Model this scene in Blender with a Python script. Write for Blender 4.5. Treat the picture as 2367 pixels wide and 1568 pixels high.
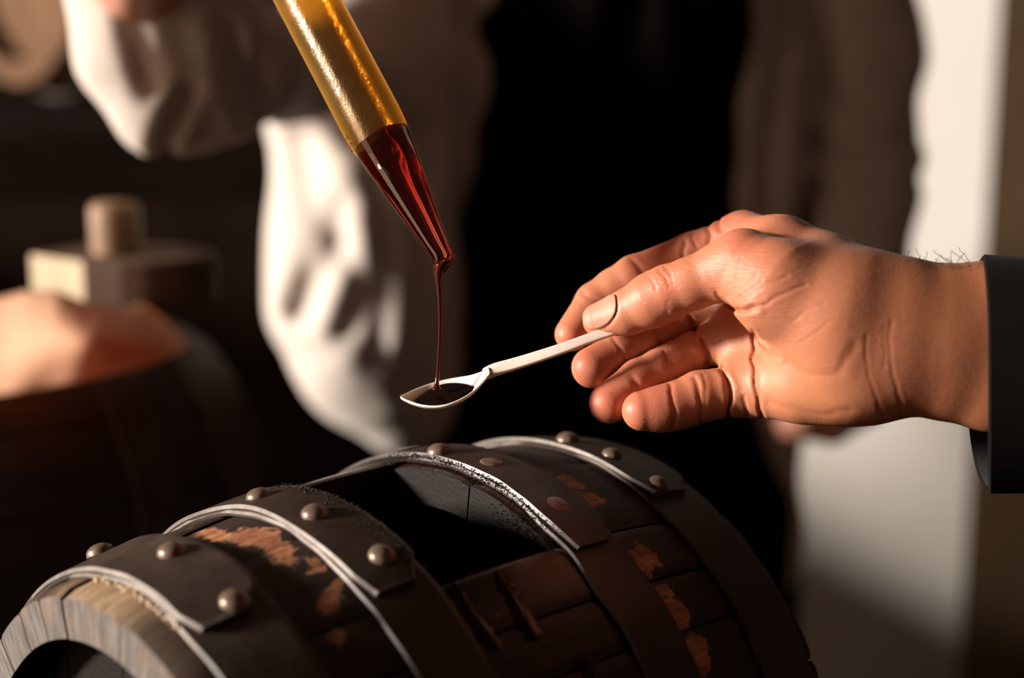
import bpy, bmesh, math, random
import numpy as np
from mathutils import Vector, Matrix

random.seed(7); rng = np.random.default_rng(7)
for o in list(bpy.data.objects): bpy.data.objects.remove(o)
SC = bpy.context.scene
COL = SC.collection

# ------------------------------------------------------------------ camera
W, H, LENS = 2367.0, 1568.0, 55.0
F = W * LENS / 36.0
CX, CY = W / 2, H / 2
PITCH = math.radians(12)
CAM = np.array([0.0, 0.0, 1.5])
RT = np.array([1.0, 0, 0]); FW = np.array([0, math.cos(PITCH), -math.sin(PITCH)]); UP = np.array([0, math.sin(PITCH), math.cos(PITCH)])
D0 = 600.0                                    # focus distance in mm
cd = bpy.data.cameras.new('camera'); cam = bpy.data.objects.new('camera', cd); COL.objects.link(cam)
cd.lens = LENS; cd.sensor_width = 36; cd.clip_start = 0.02; cd.clip_end = 50
cam.location = CAM; cam.rotation_euler = (math.radians(90) - PITCH, 0, 0)
cd.dof.use_dof = True; cd.dof.focus_distance = 0.597; cd.dof.aperture_fstop = 3.6; cd.dof.aperture_blades = 9
SC.camera = cam

# ------------------------------------------------------------------ world, sun, added fill, exposure
w = bpy.data.worlds.new('world'); SC.world = w; w.use_nodes = True
w.node_tree.nodes['Background'].inputs[0].default_value = (1.0, 0.58, 0.38, 1)
w.node_tree.nodes['Background'].inputs[1].default_value = 0.05
def light(name, kind, loc, aim, energy, color, **kw):
    l = bpy.data.lights.new(name, kind); o = bpy.data.objects.new(name, l); COL.objects.link(o)
    o.location = loc; l.energy = energy; l.color = color
    d = Vector(aim) - Vector(loc); o.rotation_euler = d.to_track_quat('-Z', 'Y').to_euler()
    for k, v in kw.items(): setattr(l, k, v)
    return o
SUN = np.array([-0.95, -0.15, 0.20]); SUN /= np.linalg.norm(SUN)
light('sun', 'SUN', tuple(SUN * 5 + CAM), tuple(CAM), 9.6, (1.0, 0.88, 0.77), angle=math.radians(8.0))
light('fill_light', 'AREA', (-1.9, -0.35, 1.25), (0.0, 0.55, 1.3), 13, (1.0, 0.64, 0.42), shape='RECTANGLE', size=0.8, size_y=1.8)  # added fill lamp on the left, placed for the streak on the glass
SC.view_settings.view_transform = 'Standard'; SC.view_settings.look = 'None'
SC.view_settings.exposure = 0.0; SC.view_settings.gamma = 1.0; SC.view_settings.use_curve_mapping = False

# ------------------------------------------------------------------ helpers: coordinates
def c2w(p):                                   # camera-space mm (x right, y up, z toward camera, 0 = focus plane) -> world
    p = np.asarray(p, float)
    return CAM + (p[..., 0:1] * RT + p[..., 1:2] * UP + (D0 - p[..., 2:3]) * FW) / 1000.0
def w2c(q):
    q = (np.asarray(q, float) - CAM) * 1000.0
    return np.stack([q @ RT, q @ UP, D0 - q @ FW], -1)
def K(px, py, z):                             # photograph pixel + height above the focus plane -> camera-space mm
    d = D0 - z
    return np.array([(px - CX) / F * d, -(py - CY) / F * d, z])
def KD(px, py, depth): return K(px, py, D0 - depth)
def PW(px, py, depth): return c2w(KD(px, py, depth))

# ------------------------------------------------------------------ helpers: objects
ROOT = {}
def empty(name, loc, label, cat, group=None):
    o = bpy.data.objects.new(name, None); COL.objects.link(o); o.location = loc; o.empty_display_size = 0.02
    ROOT[o.name] = np.array(loc, float); tag(o, label, cat, group); return o
def tag(o, label=None, cat=None, group=None, kind=None):
    for k, v in (('label', label), ('category', cat), ('group', group), ('kind', kind)):
        if v: o[k] = v
    return o
def root_of(o):
    while o.parent: o = o.parent
    return o
def mesh(name, verts, faces, mat, parent=None, smooth=True, attrs=None, loc=None):
    verts = np.asarray(verts, float)
    off = np.zeros(3)
    if parent is not None: off = ROOT[root_of(parent).name]
    elif loc is not None: off = np.asarray(loc, float)
    me = bpy.data.meshes.new(name)
    me.from_pydata((verts - off).tolist(), [], faces.tolist() if isinstance(faces, np.ndarray) else faces)
    if len(me.polygons) < 20000:
        bm_ = bmesh.new(); bm_.from_mesh(me); bmesh.ops.recalc_face_normals(bm_, faces=bm_.faces); bm_.to_mesh(me); bm_.free()
    if smooth: me.polygons.foreach_set('use_smooth', [True] * len(me.polygons))
    for an, av in (attrs or {}).items():
        av = np.asarray(av, np.float32)
        t = 'FLOAT' if av.ndim == 1 else ('FLOAT_VECTOR' if av.shape[1] == 3 else 'FLOAT_COLOR')
        a = me.attributes.new(an, t, 'POINT')
        a.data.foreach_set('value' if t == 'FLOAT' else ('vector' if t == 'FLOAT_VECTOR' else 'color'), av.ravel())
    me.materials.append(mat); me.update()
    o = bpy.data.objects.new(name, me); COL.objects.link(o)
    if parent is not None: o.parent = parent
    else:
        o.location = off; ROOT[o.name] = off
    return o
class MB:                                     # collects grids / tubes into one mesh
    def __init__(s): s.v = []; s.f = []; s.n = 0
    def add(s, v, f):
        v = np.asarray(v, float).reshape(-1, 3); s.v.append(v)
        s.f += [tuple(int(i) + s.n for i in q) for q in f]; s.n += len(v)
    def grid(s, P, cu=False, cv=False):
        P = np.asarray(P, float); a, b = P.shape[:2]
        f = []
        for i in range(a if cu else a - 1):
            for j in range(b if cv else b - 1):
                i2, j2 = (i + 1) % a, (j + 1) % b
                f.append((i * b + j, i2 * b + j, i2 * b + j2, i * b + j2))
        s.add(P.reshape(-1, 3), f)
    def box(s, lo, hi):
        x0, y0, z0 = lo; x1, y1, z1 = hi
        v = [(x0,y0,z0),(x1,y0,z0),(x1,y1,z0),(x0,y1,z0),(x0,y0,z1),(x1,y0,z1),(x1,y1,z1),(x0,y1,z1)]
        s.add(v, [(0,3,2,1),(4,5,6,7),(0,1,5,4),(1,2,6,5),(2,3,7,6),(3,0,4,7)])
    def build(s, name, mat, parent=None, **k): return mesh(name, np.concatenate(s.v), s.f, mat, parent, **k)
def bevel(o, wdt=0.002, seg=2):
    m = o.modifiers.new('bevel', 'BEVEL'); m.width = wdt; m.segments = seg; m.limit_method = 'ANGLE'; return o
def fnoise(p, seed=0, oct=4):                 # cheap smooth pseudo-noise, p (N,3), about -1..1
    r = np.random.default_rng(seed); out = 0; amp = 1; fr = 1
    for _ in range(oct):
        for _ in range(3):
            d = r.normal(size=3); out = out + amp * np.sin(p @ (d * fr) + r.uniform(0, 6.28)) / 2.2
        amp *= 0.55; fr *= 1.9
    return out
# signed distance sculpting
def rcone(p, a, b, ra, rb):
    ba = b - a; l = ba @ ba
    t = np.clip(((p - a) @ ba) / l, 0, 1)
    return np.linalg.norm(p - a - t[:, None] * ba, axis=1) - (ra + (rb - ra) * t)
def smin(a, b, k):
    h = np.maximum(k - np.abs(a - b), 0) / k
    return np.minimum(a, b) - h * h * k * 0.25
def chain(p, pts, k=2.0):                     # pts: list of (camera-space point, radius mm)
    d = None
    for (a, ra), (b, rb) in zip(pts[:-1], pts[1:]):
        e = rcone(p, a, b, ra, rb); d = e if d is None else smin(d, e, k)
    return d
def ellip(p, c, r, ax=None):
    q = p - c
    if ax is not None: q = q @ np.asarray(ax).T
    r = np.asarray(r, float); k0 = np.linalg.norm(q / r, axis=1); k1 = np.linalg.norm(q / (r * r), axis=1)
    return k0 * (k0 - 1) / np.maximum(k1, 1e-6)
def surfnet(f, lo, hi, h, m=4):
    lo = np.asarray(lo, float); nb = np.ceil((np.asarray(hi) - lo) / (h * m)).astype(int)
    g = np.stack(np.meshgrid(*[np.arange(n) for n in nb], indexing='ij'), -1).reshape(-1, 3)
    ctr = lo + (g * m + (m - 1) / 2) * h
    dc = f(ctr); act = np.abs(dc) < h * m * 1.25 + h
    V = np.repeat(np.repeat(np.repeat(dc.reshape(nb), m, 0), m, 1), m, 2).astype(np.float32)
    ga = g[act]; o3 = np.stack(np.meshgrid(*[np.arange(m)] * 3, indexing='ij'), -1).reshape(-1, 3)
    idx = (ga[:, None, :] * m + o3[None]).reshape(-1, 3)
    for i in range(0, len(idx), 400000):
        q = idx[i:i + 400000]; V[q[:, 0], q[:, 1], q[:, 2]] = f(lo + q * h)
    S = V < 0
    n = np.array(V.shape)
    c8 = np.zeros(tuple(n - 1), np.int8)
    for a in (0, 1):
        for b in (0, 1):
            for c in (0, 1): c8 += S[a:n[0]-1+a, b:n[1]-1+b, c:n[2]-1+c]
    cells = np.argwhere((c8 > 0) & (c8 < 8)); ids = -np.ones(tuple(n - 1), np.int64); ids[tuple(cells.T)] = np.arange(len(cells))
    acc = np.zeros((len(cells), 3)); cnt = np.zeros(len(cells))
    cor = [(a, b, c) for a in (0, 1) for b in (0, 1) for c in (0, 1)]
    for A in cor:
        for ax in range(3):
            if A[ax]: continue
            B = list(A); B[ax] = 1
            va = V[tuple((cells + A).T)]; vb = V[tuple((cells + B).T)]
            cr = (va < 0) != (vb < 0); t = va[cr] / (va[cr] - vb[cr])
            pt = np.tile(np.array(A, float), (cr.sum(), 1)); pt[:, ax] = t
            acc[cr] += pt; cnt[cr] += 1
    P = lo + (cells + acc / cnt[:, None]) * h
    faces = []
    for ax in range(3):
        sl0 = [slice(None)] * 3; sl1 = [slice(None)] * 3; sl0[ax] = slice(0, -1); sl1[ax] = slice(1, None)
        a, b = S[tuple(sl0)], S[tuple(sl1)]
        e = np.argwhere(a != b); u, v = (ax + 1) % 3, (ax + 2) % 3
        e = e[(e[:, u] > 0) & (e[:, v] > 0) & (e[:, u] < n[u] - 1) & (e[:, v] < n[v] - 1)]
        q = []
        for du, dv in ((1, 1), (0, 1), (0, 0), (1, 0)):
            c = e.copy(); c[:, u] -= du; c[:, v] -= dv; q.append(ids[tuple(c.T)])
        q = np.stack(q, 1); flip = ~a[tuple(e.T)]
        q[flip] = q[flip][:, ::-1]; faces.append(q)
    return P, np.concatenate(faces)
def polyd(xy, pl):                            # 2-D distance from pixels to a polyline
    d = np.full(len(xy), 1e9)
    for a, b in zip(pl[:-1], pl[1:]):
        a = np.array(a, float); b = np.array(b, float); ba = b - a
        t = np.clip(((xy - a) @ ba) / (ba @ ba), 0, 1); d = np.minimum(d, np.hypot(*(xy - a - t[:, None] * ba).T))
    return d
def topx(p):                                  # camera-space -> pixel
    d = D0 - p[:, 2]; return np.stack([CX + F * p[:, 0] / d, CY - F * p[:, 1] / d], 1)

# ------------------------------------------------------------------ helpers: materials
class NT:
    def __init__(s, name):
        s.m = bpy.data.materials.new(name); s.m.use_nodes = True; s.t = s.m.node_tree
        s.b = s.t.nodes['Principled BSDF']; s.out = s.t.nodes['Material Output']
    def n(s, t, **k):
        x = s.t.nodes.new(t)
        for a, v in k.items():
            if a.startswith('i_'):
                key = a[2:]; key = int(key) if key.isdigit() else key.replace('_', ' ')
                x.inputs[key].default_value = v
            else: setattr(x, a, v)
        return x
    def l(s, a, b): s.t.links.new(a, b)
    def attr(s, name, out='Vector'): return s.n('ShaderNodeAttribute', attribute_name=name).outputs[out]
    def coord(s, out='Object'): return s.n('ShaderNodeTexCoord').outputs[out]
    def mapping(s, vec, scale):
        x = s.n('ShaderNodeMapping'); x.inputs['Scale'].default_value = scale; s.l(vec, x.inputs['Vector']); return x.outputs[0]
    def noise(s, vec, scale, detail=4, rough=0.6, dist=0):
        x = s.n('ShaderNodeTexNoise'); x.inputs['Scale'].default_value = scale; x.inputs['Detail'].default_value = detail
        x.inputs['Roughness'].default_value = rough; x.inputs['Distortion'].default_value = dist; s.l(vec, x.inputs['Vector']); return x.outputs['Fac']
    def ramp(s, fac, *st):
        x = s.n('ShaderNodeValToRGB'); el = x.color_ramp.elements
        while len(el) < len(st): el.new(0.5)
        for e, (p, c) in zip(el, st):
            e.position = p; e.color = (*c, 1) if isinstance(c, tuple) else (c, c, c, 1)
        s.l(fac, x.inputs[0]); return x.outputs[0]
    def mix(s, fac, a, b, mode='MIX'):
        x = s.n('ShaderNodeMix', data_type='RGBA', blend_type=mode)
        for sock, v in ((x.inputs[0], fac), (x.inputs[6], a), (x.inputs[7], b)):
            if hasattr(v, 'links'): s.l(v, sock)
            else: sock.default_value = (*v, 1) if isinstance(v, tuple) else v
        return x.outputs[2]
    def math(s, op, a, b=0.0, c=0.0, clamp=False):
        x = s.n('ShaderNodeMath', operation=op, use_clamp=clamp)
        for i, v in enumerate((a, b, c)):
            if hasattr(v, 'links'): s.l(v, x.inputs[i])
            else: x.inputs[i].default_value = v
        return x.outputs[0]
    def bump(s, h, strength=0.3, dist=0.001):
        x = s.n('ShaderNodeBump'); x.inputs['Strength'].default_value = strength; x.inputs['Distance'].default_value = dist
        s.l(h, x.inputs['Height']); s.l(x.outputs[0], s.b.inputs['Normal']); return x.outputs[0]
    def set(s, **k):
        for a, v in k.items():
            i = s.b.inputs[a.replace('_', ' ')]
            if hasattr(v, 'links'): s.l(v, i)
            else: i.default_value = (*v, 1) if isinstance(v, tuple) and len(v) == 3 and i.type == 'RGBA' else v
        return s
def simple(name, col, rough=0.6, nscale=None, amt=0.25, metal=0.0, bumps=0.0, spec=0.5):
    t = NT(name); t.set(Roughness=rough, Metallic=metal); t.b.inputs['Specular IOR Level'].default_value = spec
    if nscale:
        f = t.noise(t.coord(), nscale, 5)
        c2 = tuple(x * (1 - amt) for x in col); c3 = tuple(min(1, x * (1 + amt)) for x in col)
        t.set(Base_Color=t.ramp(f, (0.3, c2), (0.7, c3)))
        if bumps: t.bump(f, bumps)
    else: t.set(Base_Color=col)
    return t.m

M = {}
# barrel wood: attribute bc = (s, arc, rad) in metres, bare = peeled patches, tan = fresh wood near the rim, wet = soaked by vinegar
t = NT('barrel_wood')
bc = t.attr('bc'); st = t.mapping(bc, (6, 60, 60)); st2 = t.mapping(bc, (12, 240, 120))
n1 = t.noise(st, 3.0, 6, 0.65); n2 = t.noise(st2, 2.0, 4); n3 = t.noise(t.mapping(bc, (42, 70, 60)), 2.2, 8, 0.68, 0.8)
dark = t.ramp(n1, (0.3, (0.008, 0.004, 0.003)), (0.55, (0.024, 0.011, 0.007)), (0.8, (0.060, 0.026, 0.014)))
org = t.mix(t.ramp(t.noise(bc, 130, 5, .7), (0.35, 0.0), (0.65, 1.0)), t.ramp(n2, (0.3, (0.12, 0.036, 0.013)), (0.7, (0.38, 0.12, 0.045))), t.ramp(n2, (0.3, (0.36, 0.14, 0.06)), (0.7, (0.72, 0.38, 0.20))))
bm = t.math('ADD', t.attr('bare', 'Fac'), t.math('MULTIPLY', t.math('SUBTRACT', n3, 0.5), 2.2))
bmask = t.ramp(bm, (0.44, 0.0), (0.58, 1.0))
tan = t.ramp(n2, (0.3, (0.14, 0.09, 0.05)), (0.7, (0.40, 0.28, 0.17)))
c = t.mix(bmask, dark, org); c = t.mix(t.attr('tan', 'Fac'), c, tan)
t.set(Base_Color=c)
wet = t.attr('wet', 'Fac')
t.set(Roughness=t.math('SUBTRACT', t.math('ADD', 0.52, t.math('MULTIPLY', n3, 0.2)), t.math('MULTIPLY', wet, 0.42), clamp=True))
t.bump(t.math('ADD', t.math('MULTIPLY', n2, 0.6), t.math('MULTIPLY', bmask, -0.5)), 0.55, 0.0012)
M['wood'] = t.m
t = NT('weathered_end_grain')
bc = t.attr('bc'); n1 = t.noise(t.mapping(bc, (20, 330, 40)), 1.3, 5, 0.7, 0.4); n2 = t.noise(bc, 60, 3)
t.set(Base_Color=t.mix(t.ramp(n2, (0.45, 0.0), (0.75, 0.45)), t.ramp(n1, (0.30, (0.018, 0.015, 0.013)), (0.5, (0.085, 0.076, 0.070)), (0.75, (0.21, 0.19, 0.175))), (0.20, 0.11, 0.055)), Roughness=0.7)
t.bump(n1, 0.6, 0.001); M['end'] = t.m
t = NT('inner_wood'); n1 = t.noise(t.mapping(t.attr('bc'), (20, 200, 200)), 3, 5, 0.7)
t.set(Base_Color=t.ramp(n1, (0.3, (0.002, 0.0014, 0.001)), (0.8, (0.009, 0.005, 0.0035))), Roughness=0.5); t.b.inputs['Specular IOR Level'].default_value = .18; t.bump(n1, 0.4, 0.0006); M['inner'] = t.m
# hoop iron: attribute edge = worn bright metal along the rim, with light on the top arc painted in
t = NT('hoop_iron')
bc = t.attr('bc'); n1 = t.noise(bc, 55, 5, 0.65); n2 = t.noise(bc, 160, 3); n5 = t.noise(bc, 1500, 2)
paint = t.ramp(n1, (0.3, (0.020, 0.012, 0.008)), (0.6, (0.042, 0.026, 0.018)), (0.85, (0.085, 0.045, 0.024)))
e = t.math('ADD', t.attr('edge', 'Fac'), t.math('MULTIPLY', t.math('SUBTRACT', n1, 0.5), 0.9))
em = t.ramp(e, (0.45, 0.0), (0.6, 1.0))
steel = t.ramp(n2, (0.3, (0.085, 0.072, 0.062)), (0.7, (0.16, 0.14, 0.125)))
wet = t.attr('wet', 'Fac')
c = t.mix(em, paint, steel); c = t.mix(t.math('MULTIPLY', wet, 0.6), c, (0.012, 0.006, 0.004)); c = t.mix(t.ramp(n5, (0.70, 0.0), (0.76, 0.6)), c, (0.32, 0.22, 0.15))
t.set(Base_Color=c, Metallic=t.math('MULTIPLY', em, 0.35))
t.set(Roughness=t.math('SUBTRACT', t.math('ADD', 0.42, t.math('MULTIPLY', n1, 0.28)), t.math('MULTIPLY', wet, 0.14), clamp=True))
t.bump(t.math('ADD', n1, t.math('MULTIPLY', n2, 0.25)), 0.35, 0.0008); M['hoop'] = t.m
M['rivet'] = simple('rivet_iron', (0.20, 0.14, 0.105), 0.36, 260, 0.35, 0.35, 0.15)
M['crust'] = simple('dried_vinegar_crust', (0.008, 0.005, 0.004), 0.26, 300, 0.3, spec=.3)
M['flake'] = simple('pale_wood_flakes', (0.55, 0.42, 0.28), 0.7, 200, 0.3)
# vinegar
t = NT('dark_vinegar'); t.set(Base_Color=(0.006, 0.0025, 0.002), Roughness=0.02); t.b.inputs['Specular IOR Level'].default_value = 0.32; M['vinegar'] = t.m
t = NT('vinegar_stream'); t.set(Base_Color=(0.095, 0.012, 0.010), Roughness=0.05); t.b.inputs['Transmission Weight'].default_value = 0.45
t.b.inputs['IOR'].default_value = 1.36; M['stream'] = t.m
t = NT('vinegar_in_glass'); t.set(Base_Color=(1, 1, 1), Roughness=0.0); t.b.inputs['Transmission Weight'].default_value = 1.0; t.b.inputs['IOR'].default_value = 1.22
va = t.n('ShaderNodeVolumeAbsorption'); va.inputs['Color'].default_value = (0.82, 0.14, 0.04, 1); va.inputs['Density'].default_value = 230
t.l(va.outputs[0], t.out.inputs['Volume'])
tl = t.n('ShaderNodeBsdfTranslucent'); tl.inputs[0].default_value = (0.45, 0.05, 0.012, 1); mx = t.n('ShaderNodeMixShader', i_0=0.12)
t.l(t.b.outputs[0], mx.inputs[1]); t.l(tl.outputs[0], mx.inputs[2]); t.l(mx.outputs[0], t.out.inputs[0]); M['liquid'] = t.m
# glass wall: transparent, reflecting by Fresnel
t = NT('clear_glass'); t.t.nodes.remove(t.b)
lw = t.n('ShaderNodeLayerWeight'); lw.inputs[0].default_value = 0.5; fr = t.n('ShaderNodeMath', operation='MULTIPLY_ADD', i_1=0.35, i_2=0.04); t.l(t.math('POWER', lw.outputs['Facing'], 5.0), fr.inputs[0])
tr = t.n('ShaderNodeBsdfTransparent'); tr.inputs[0].default_value = (0.97, 0.95, 0.90, 1); gl = t.n('ShaderNodeBsdfGlossy'); gl.inputs['Roughness'].default_value = 0.03
mx = t.n('ShaderNodeMixShader'); t.l(fr.outputs[0], mx.inputs[0]); t.l(tr.outputs[0], mx.inputs[1]); t.l(gl.outputs[0], mx.inputs[2]); t.l(mx.outputs[0], t.out.inputs[0]); M['glass'] = t.m
# amber vinegar film clinging inside the tube
t = NT('amber_film'); t.t.nodes.remove(t.b)
lwn = t.n('ShaderNodeLayerWeight'); lwn.inputs[0].default_value = .5; lwf = lwn.outputs['Facing']; n1 = t.noise(t.mapping(t.coord(), (1, 1, 0.4)), 500, 4, 0.7); n2 = t.noise(t.coord(), 90, 3)
col = t.ramp(n2, (0.3, (0.90, 0.56, 0.13)), (0.7, (1.0, 0.74, 0.27)))
tr = t.n('ShaderNodeBsdfTransparent'); tr.inputs[0].default_value = (0.88, 0.58, 0.17, 1)
tl = t.n('ShaderNodeBsdfTranslucent'); t.l(col, tl.inputs[0]); df = t.n('ShaderNodeBsdfDiffuse'); t.l(col, df.inputs[0])
gl = t.n('ShaderNodeBsdfGlossy'); gl.inputs['Roughness'].default_value = 0.15; gl.inputs[0].default_value = (1, 0.9, 0.7, 1)
bp = t.n('ShaderNodeBump'); bp.inputs['Strength'].default_value = 0.35; bp.inputs['Distance'].default_value = 0.0006; t.l(n1, bp.inputs['Height'])
for x in (gl, df): t.l(bp.outputs[0], x.inputs['Normal'])
m1 = t.n('ShaderNodeMixShader', i_0=0.3); t.l(tl.outputs[0], m1.inputs[1]); t.l(df.outputs[0], m1.inputs[2])
m3 = t.n('ShaderNodeMixShader'); t.l(t.math('MULTIPLY_ADD', t.math('POWER', lwf, 2.0), .70, t.math('MULTIPLY_ADD', n1, .16, .0), clamp=True), m3.inputs[0]); t.l(tr.outputs[0], m3.inputs[1]); t.l(m1.outputs[0], m3.inputs[2])
m2 = t.n('ShaderNodeMixShader', i_0=0.20); t.l(m3.outputs[0], m2.inputs[1]); t.l(gl.outputs[0], m2.inputs[2]); t.l(m2.outputs[0], t.out.inputs[0]); M['film'] = t.m
# spoon plastic, cloth, skin
t = NT('white_plastic'); t.set(Base_Color=(0.90, 0.78, 0.71), Roughness=0.38); t.b.inputs['Subsurface Weight'].default_value = 0.25
t.b.inputs['Subsurface Radius'].default_value = (0.004, 0.003, 0.002); t.b.inputs['Subsurface Scale'].default_value = 0.5; M['plastic'] = t.m
t = NT('skin')
vc = t.attr('Col', 'Color'); co = t.coord(); n1 = t.noise(co, 320, 6, 0.7); n2 = t.noise(co, 45, 3); n4 = t.noise(t.mapping(co, (1, 1, 2.5)), 900, 3, 0.6)
c = t.mix(0.35, vc, t.ramp(n2, (0.3, (0.82, 0.70, 0.66)), (0.7, (1.0, 1.0, 1.0))), 'MULTIPLY')
t.set(Base_Color=c, Roughness=0.47)
t.b.inputs['Subsurface Weight'].default_value = 0.35; t.b.inputs['Subsurface Radius'].default_value = (0.0045, 0.0016, 0.0009); t.b.inputs['Subsurface Scale'].default_value = 0.9
t.b.inputs['Specular IOR Level'].default_value = 0.42
vo = t.n('ShaderNodeTexVoronoi', feature='DISTANCE_TO_EDGE'); vo.inputs['Scale'].default_value = 620; t.l(t.mapping(co, (1, .6, 1)), vo.inputs['Vector'])
mp = t.n('ShaderNodeMapping'); mp.inputs['Rotation'].default_value = (0, math.radians(32), 0); mp.inputs['Scale'].default_value = (1, 3, 9); t.l(co, mp.inputs['Vector'])
ln = t.noise(mp.outputs[0], 120, 4, 0.6, 0.4)
vl = t.ramp(vo.outputs['Distance'], (0.0, 0.0), (0.12, 1.0))
t.bump(t.math('ADD', t.math('MULTIPLY', n1, 0.7), t.math('ADD', t.math('MULTIPLY', n4, 0.4), t.math('ADD', t.math('MULTIPLY', vl, 0.06), t.math('MULTIPLY', t.math('MULTIPLY', ln, t.attr('lines', 'Fac')), 2.8)))), 0.30, 0.0006); M['skin'] = t.m
t = NT('nail'); t.set(Base_Color=(0.52, 0.24, 0.165), Roughness=0.5); t.b.inputs['Specular IOR Level'].default_value = .3; t.b.inputs['Subsurface Weight'].default_value = 0.15
t.b.inputs['Subsurface Radius'].default_value = (0.004, 0.0015, 0.001); t.b.inputs['Subsurface Scale'].default_value = 0.5; M['nail'] = t.m
def fabric(name, col, amt=0.25, scale=900, sheen=0.2):
    t = NT(name); co = t.coord(); f = t.noise(co, scale, 3); g = t.noise(co, 14, 3)
    t.set(Base_Color=t.mix(0.5, t.ramp(g, (0.3, tuple(x * (1 - amt) for x in col)), (0.7, col)), t.ramp(f, (0.3, tuple(x * (1 - amt) for x in col)), (0.7, col))), Roughness=0.9)
    t.b.inputs['Sheen Weight'].default_value = sheen; t.b.inputs['Specular IOR Level'].default_value = 0.15 if sheen > .05 else .03; t.bump(f, 0.3, 0.0006); return t.m
M['shirt'] = fabric('light_shirt_cotton', (0.62, 0.55, 0.50), 0.08, 500)
M['cloth'] = fabric('white_cloth', (0.86, 0.72, 0.58), 0.08, 500)
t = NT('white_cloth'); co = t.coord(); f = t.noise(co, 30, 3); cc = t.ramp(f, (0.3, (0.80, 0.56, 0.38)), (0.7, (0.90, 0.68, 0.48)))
t.set(Base_Color=(0.92, 0.66, 0.46), Roughness=0.9); tl = t.n('ShaderNodeBsdfTranslucent'); tl.inputs[0].default_value = (0.95, 0.50, 0.25, 1); mx = t.n('ShaderNodeMixShader', i_0=0.55)  # orange colours stand for warm bounce light on the white cloth
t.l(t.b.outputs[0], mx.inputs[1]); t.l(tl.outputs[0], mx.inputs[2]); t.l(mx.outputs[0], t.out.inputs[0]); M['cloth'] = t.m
M['apron'] = fabric('black_apron', (0.0055, 0.0032, 0.0026), 0.3, 400, 0.0)
M['trouser'] = fabric('dark_trousers', (0.010, 0.008, 0.007), 0.3, 400, 0.0)
M['jacket'] = fabric('dark_knit', (0.010, 0.008, 0.008), 0.5, 1500, 0.02)
M['lining'] = fabric('dark_blue_grey_knit', (0.030, 0.037, 0.044), 0.4, 1500, 0.06)
M['hair'] = simple('dark_hair', (0.02, 0.012, 0.008), 0.4)
M['plaster'] = simple('white_plaster', (0.36, 0.345, 0.325), 0.9, 3, 0.03)
M['panel'] = simple('brown_wood_panel', (0.11, 0.07, 0.04), 0.85, 5, 0.2, spec=.1)
M['darkwall'] = simple('dark_wall_boards', (0.022, 0.013, 0.008), 0.95, 4, 0.4, spec=.03)
M['floorm'] = simple('dark_floor', (0.06, 0.04, 0.03), 0.8, 6, 0.3)
M['rack'] = simple('rack_timber', (0.05, 0.03, 0.018), 0.75, 12, 0.3)
M['shelfm'] = simple('blackened_timber', (0.010, 0.006, 0.004), 0.95, 12, 0.3, spec=0.03)
M['lid'] = simple('shaded_brown_lid_wood', (0.085, 0.045, 0.024), 0.7, 25, 0.3)  # board colour darkened to stand for its unlit front
M['lidend'] = simple('sunlit_lid_end_grain', (0.46, 0.37, 0.24), 0.75, 30, 0.2)  # pale end grain with the sun on it painted in
M['peg'] = simple('peg_wood', (0.24, 0.14, 0.075), 0.6, 25, 0.25)
M['tanwood'] = simple('tan_barrel_wood', (0.12, 0.06, 0.028), 0.8, 10, 0.25, spec=.2)
#PART2

# ================================================================== the setting
def slab(name, lo, hi, mat):
    b = MB(); b.box(lo, hi); o = b.build(name, mat, smooth=False); o['kind'] = 'structure'; return o
slab('floor', (-3.2, -1.0, -0.1), (2.2, 3.6, 0.0), M['floorm'])
def wall(name, x0, y0, x1, y1, mat, z0=0.0, z1=2.9, th=.08):
    d = np.array([x1 - x0, y1 - y0]); n = np.array([-d[1], d[0]]) / np.hypot(*d) * th
    b = MB(); v = [(x0, y0, z0), (x1, y1, z0), (x1 + n[0], y1 + n[1], z0), (x0 + n[0], y0 + n[1], z0)]; v += [(x, y, z1) for x, y, z in v]
    b.add(v, [(0, 3, 2, 1), (4, 5, 6, 7), (0, 1, 5, 4), (1, 2, 6, 5), (2, 3, 7, 6), (3, 0, 4, 7)]); o = b.build(name, mat, smooth=False); o['kind'] = 'structure'; return o
wall('wall_back', 0.25, 3.45, 0.853, 2.80, M['plaster'])
wall('wall_right', 0.856, 2.80, 2.2, 2.70, M['panel'])
wall('wall_far', -3.2, 3.50, 0.25, 3.50, M['darkwall'])
# added low wall out of view, height set to shade the lower back wall
SHADE_TOP = 1.15
for nm, lo_, hi_ in (('shade_wall_left', (-2.3, -1.0, 0.0), (-2.2, 3.5, SHADE_TOP)),):
    slab(nm, lo_, hi_, M['darkwall'])

# ================================================================== barrels
PROF = np.array([(-.152,.1112),(-.1417,.1145),(-.11,.1205),(-.0848,.1242),(-.03,.1298),(0,.1308),(.03,.1302),(.059,.1268),(.092,.1216),(.13,.1130)])
_pf = np.polyfit(PROF[:, 0], PROF[:, 1], 4)
def prof(s): return np.polyval(_pf, s)
class Frame:
    def __init__(s, C, yaw, tilt, k=1.0):
        s.C = np.asarray(C, float); yaw, tilt = math.radians(yaw), math.radians(tilt)
        s.a = np.array([math.sin(yaw) * math.cos(tilt), math.cos(yaw) * math.cos(tilt), math.sin(tilt)])
        e = np.cross(s.a, [0, 0, 1]); s.e1 = e / np.linalg.norm(e); s.e2 = np.cross(s.e1, s.a); s.k = k
    def P(s, S, th, r):
        S, th, r = np.broadcast_arrays(np.asarray(S, float), np.radians(np.asarray(th, float)), np.asarray(r, float))
        return s.C + s.k * (S[..., None] * s.a + r[..., None] * (np.cos(th)[..., None] * s.e2 + np.sin(th)[..., None] * s.e1))
FR = Frame(np.array([-0.02529, 0.58879, 1.5 - 0.30818]), 47.5076, -1.1943)
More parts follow.
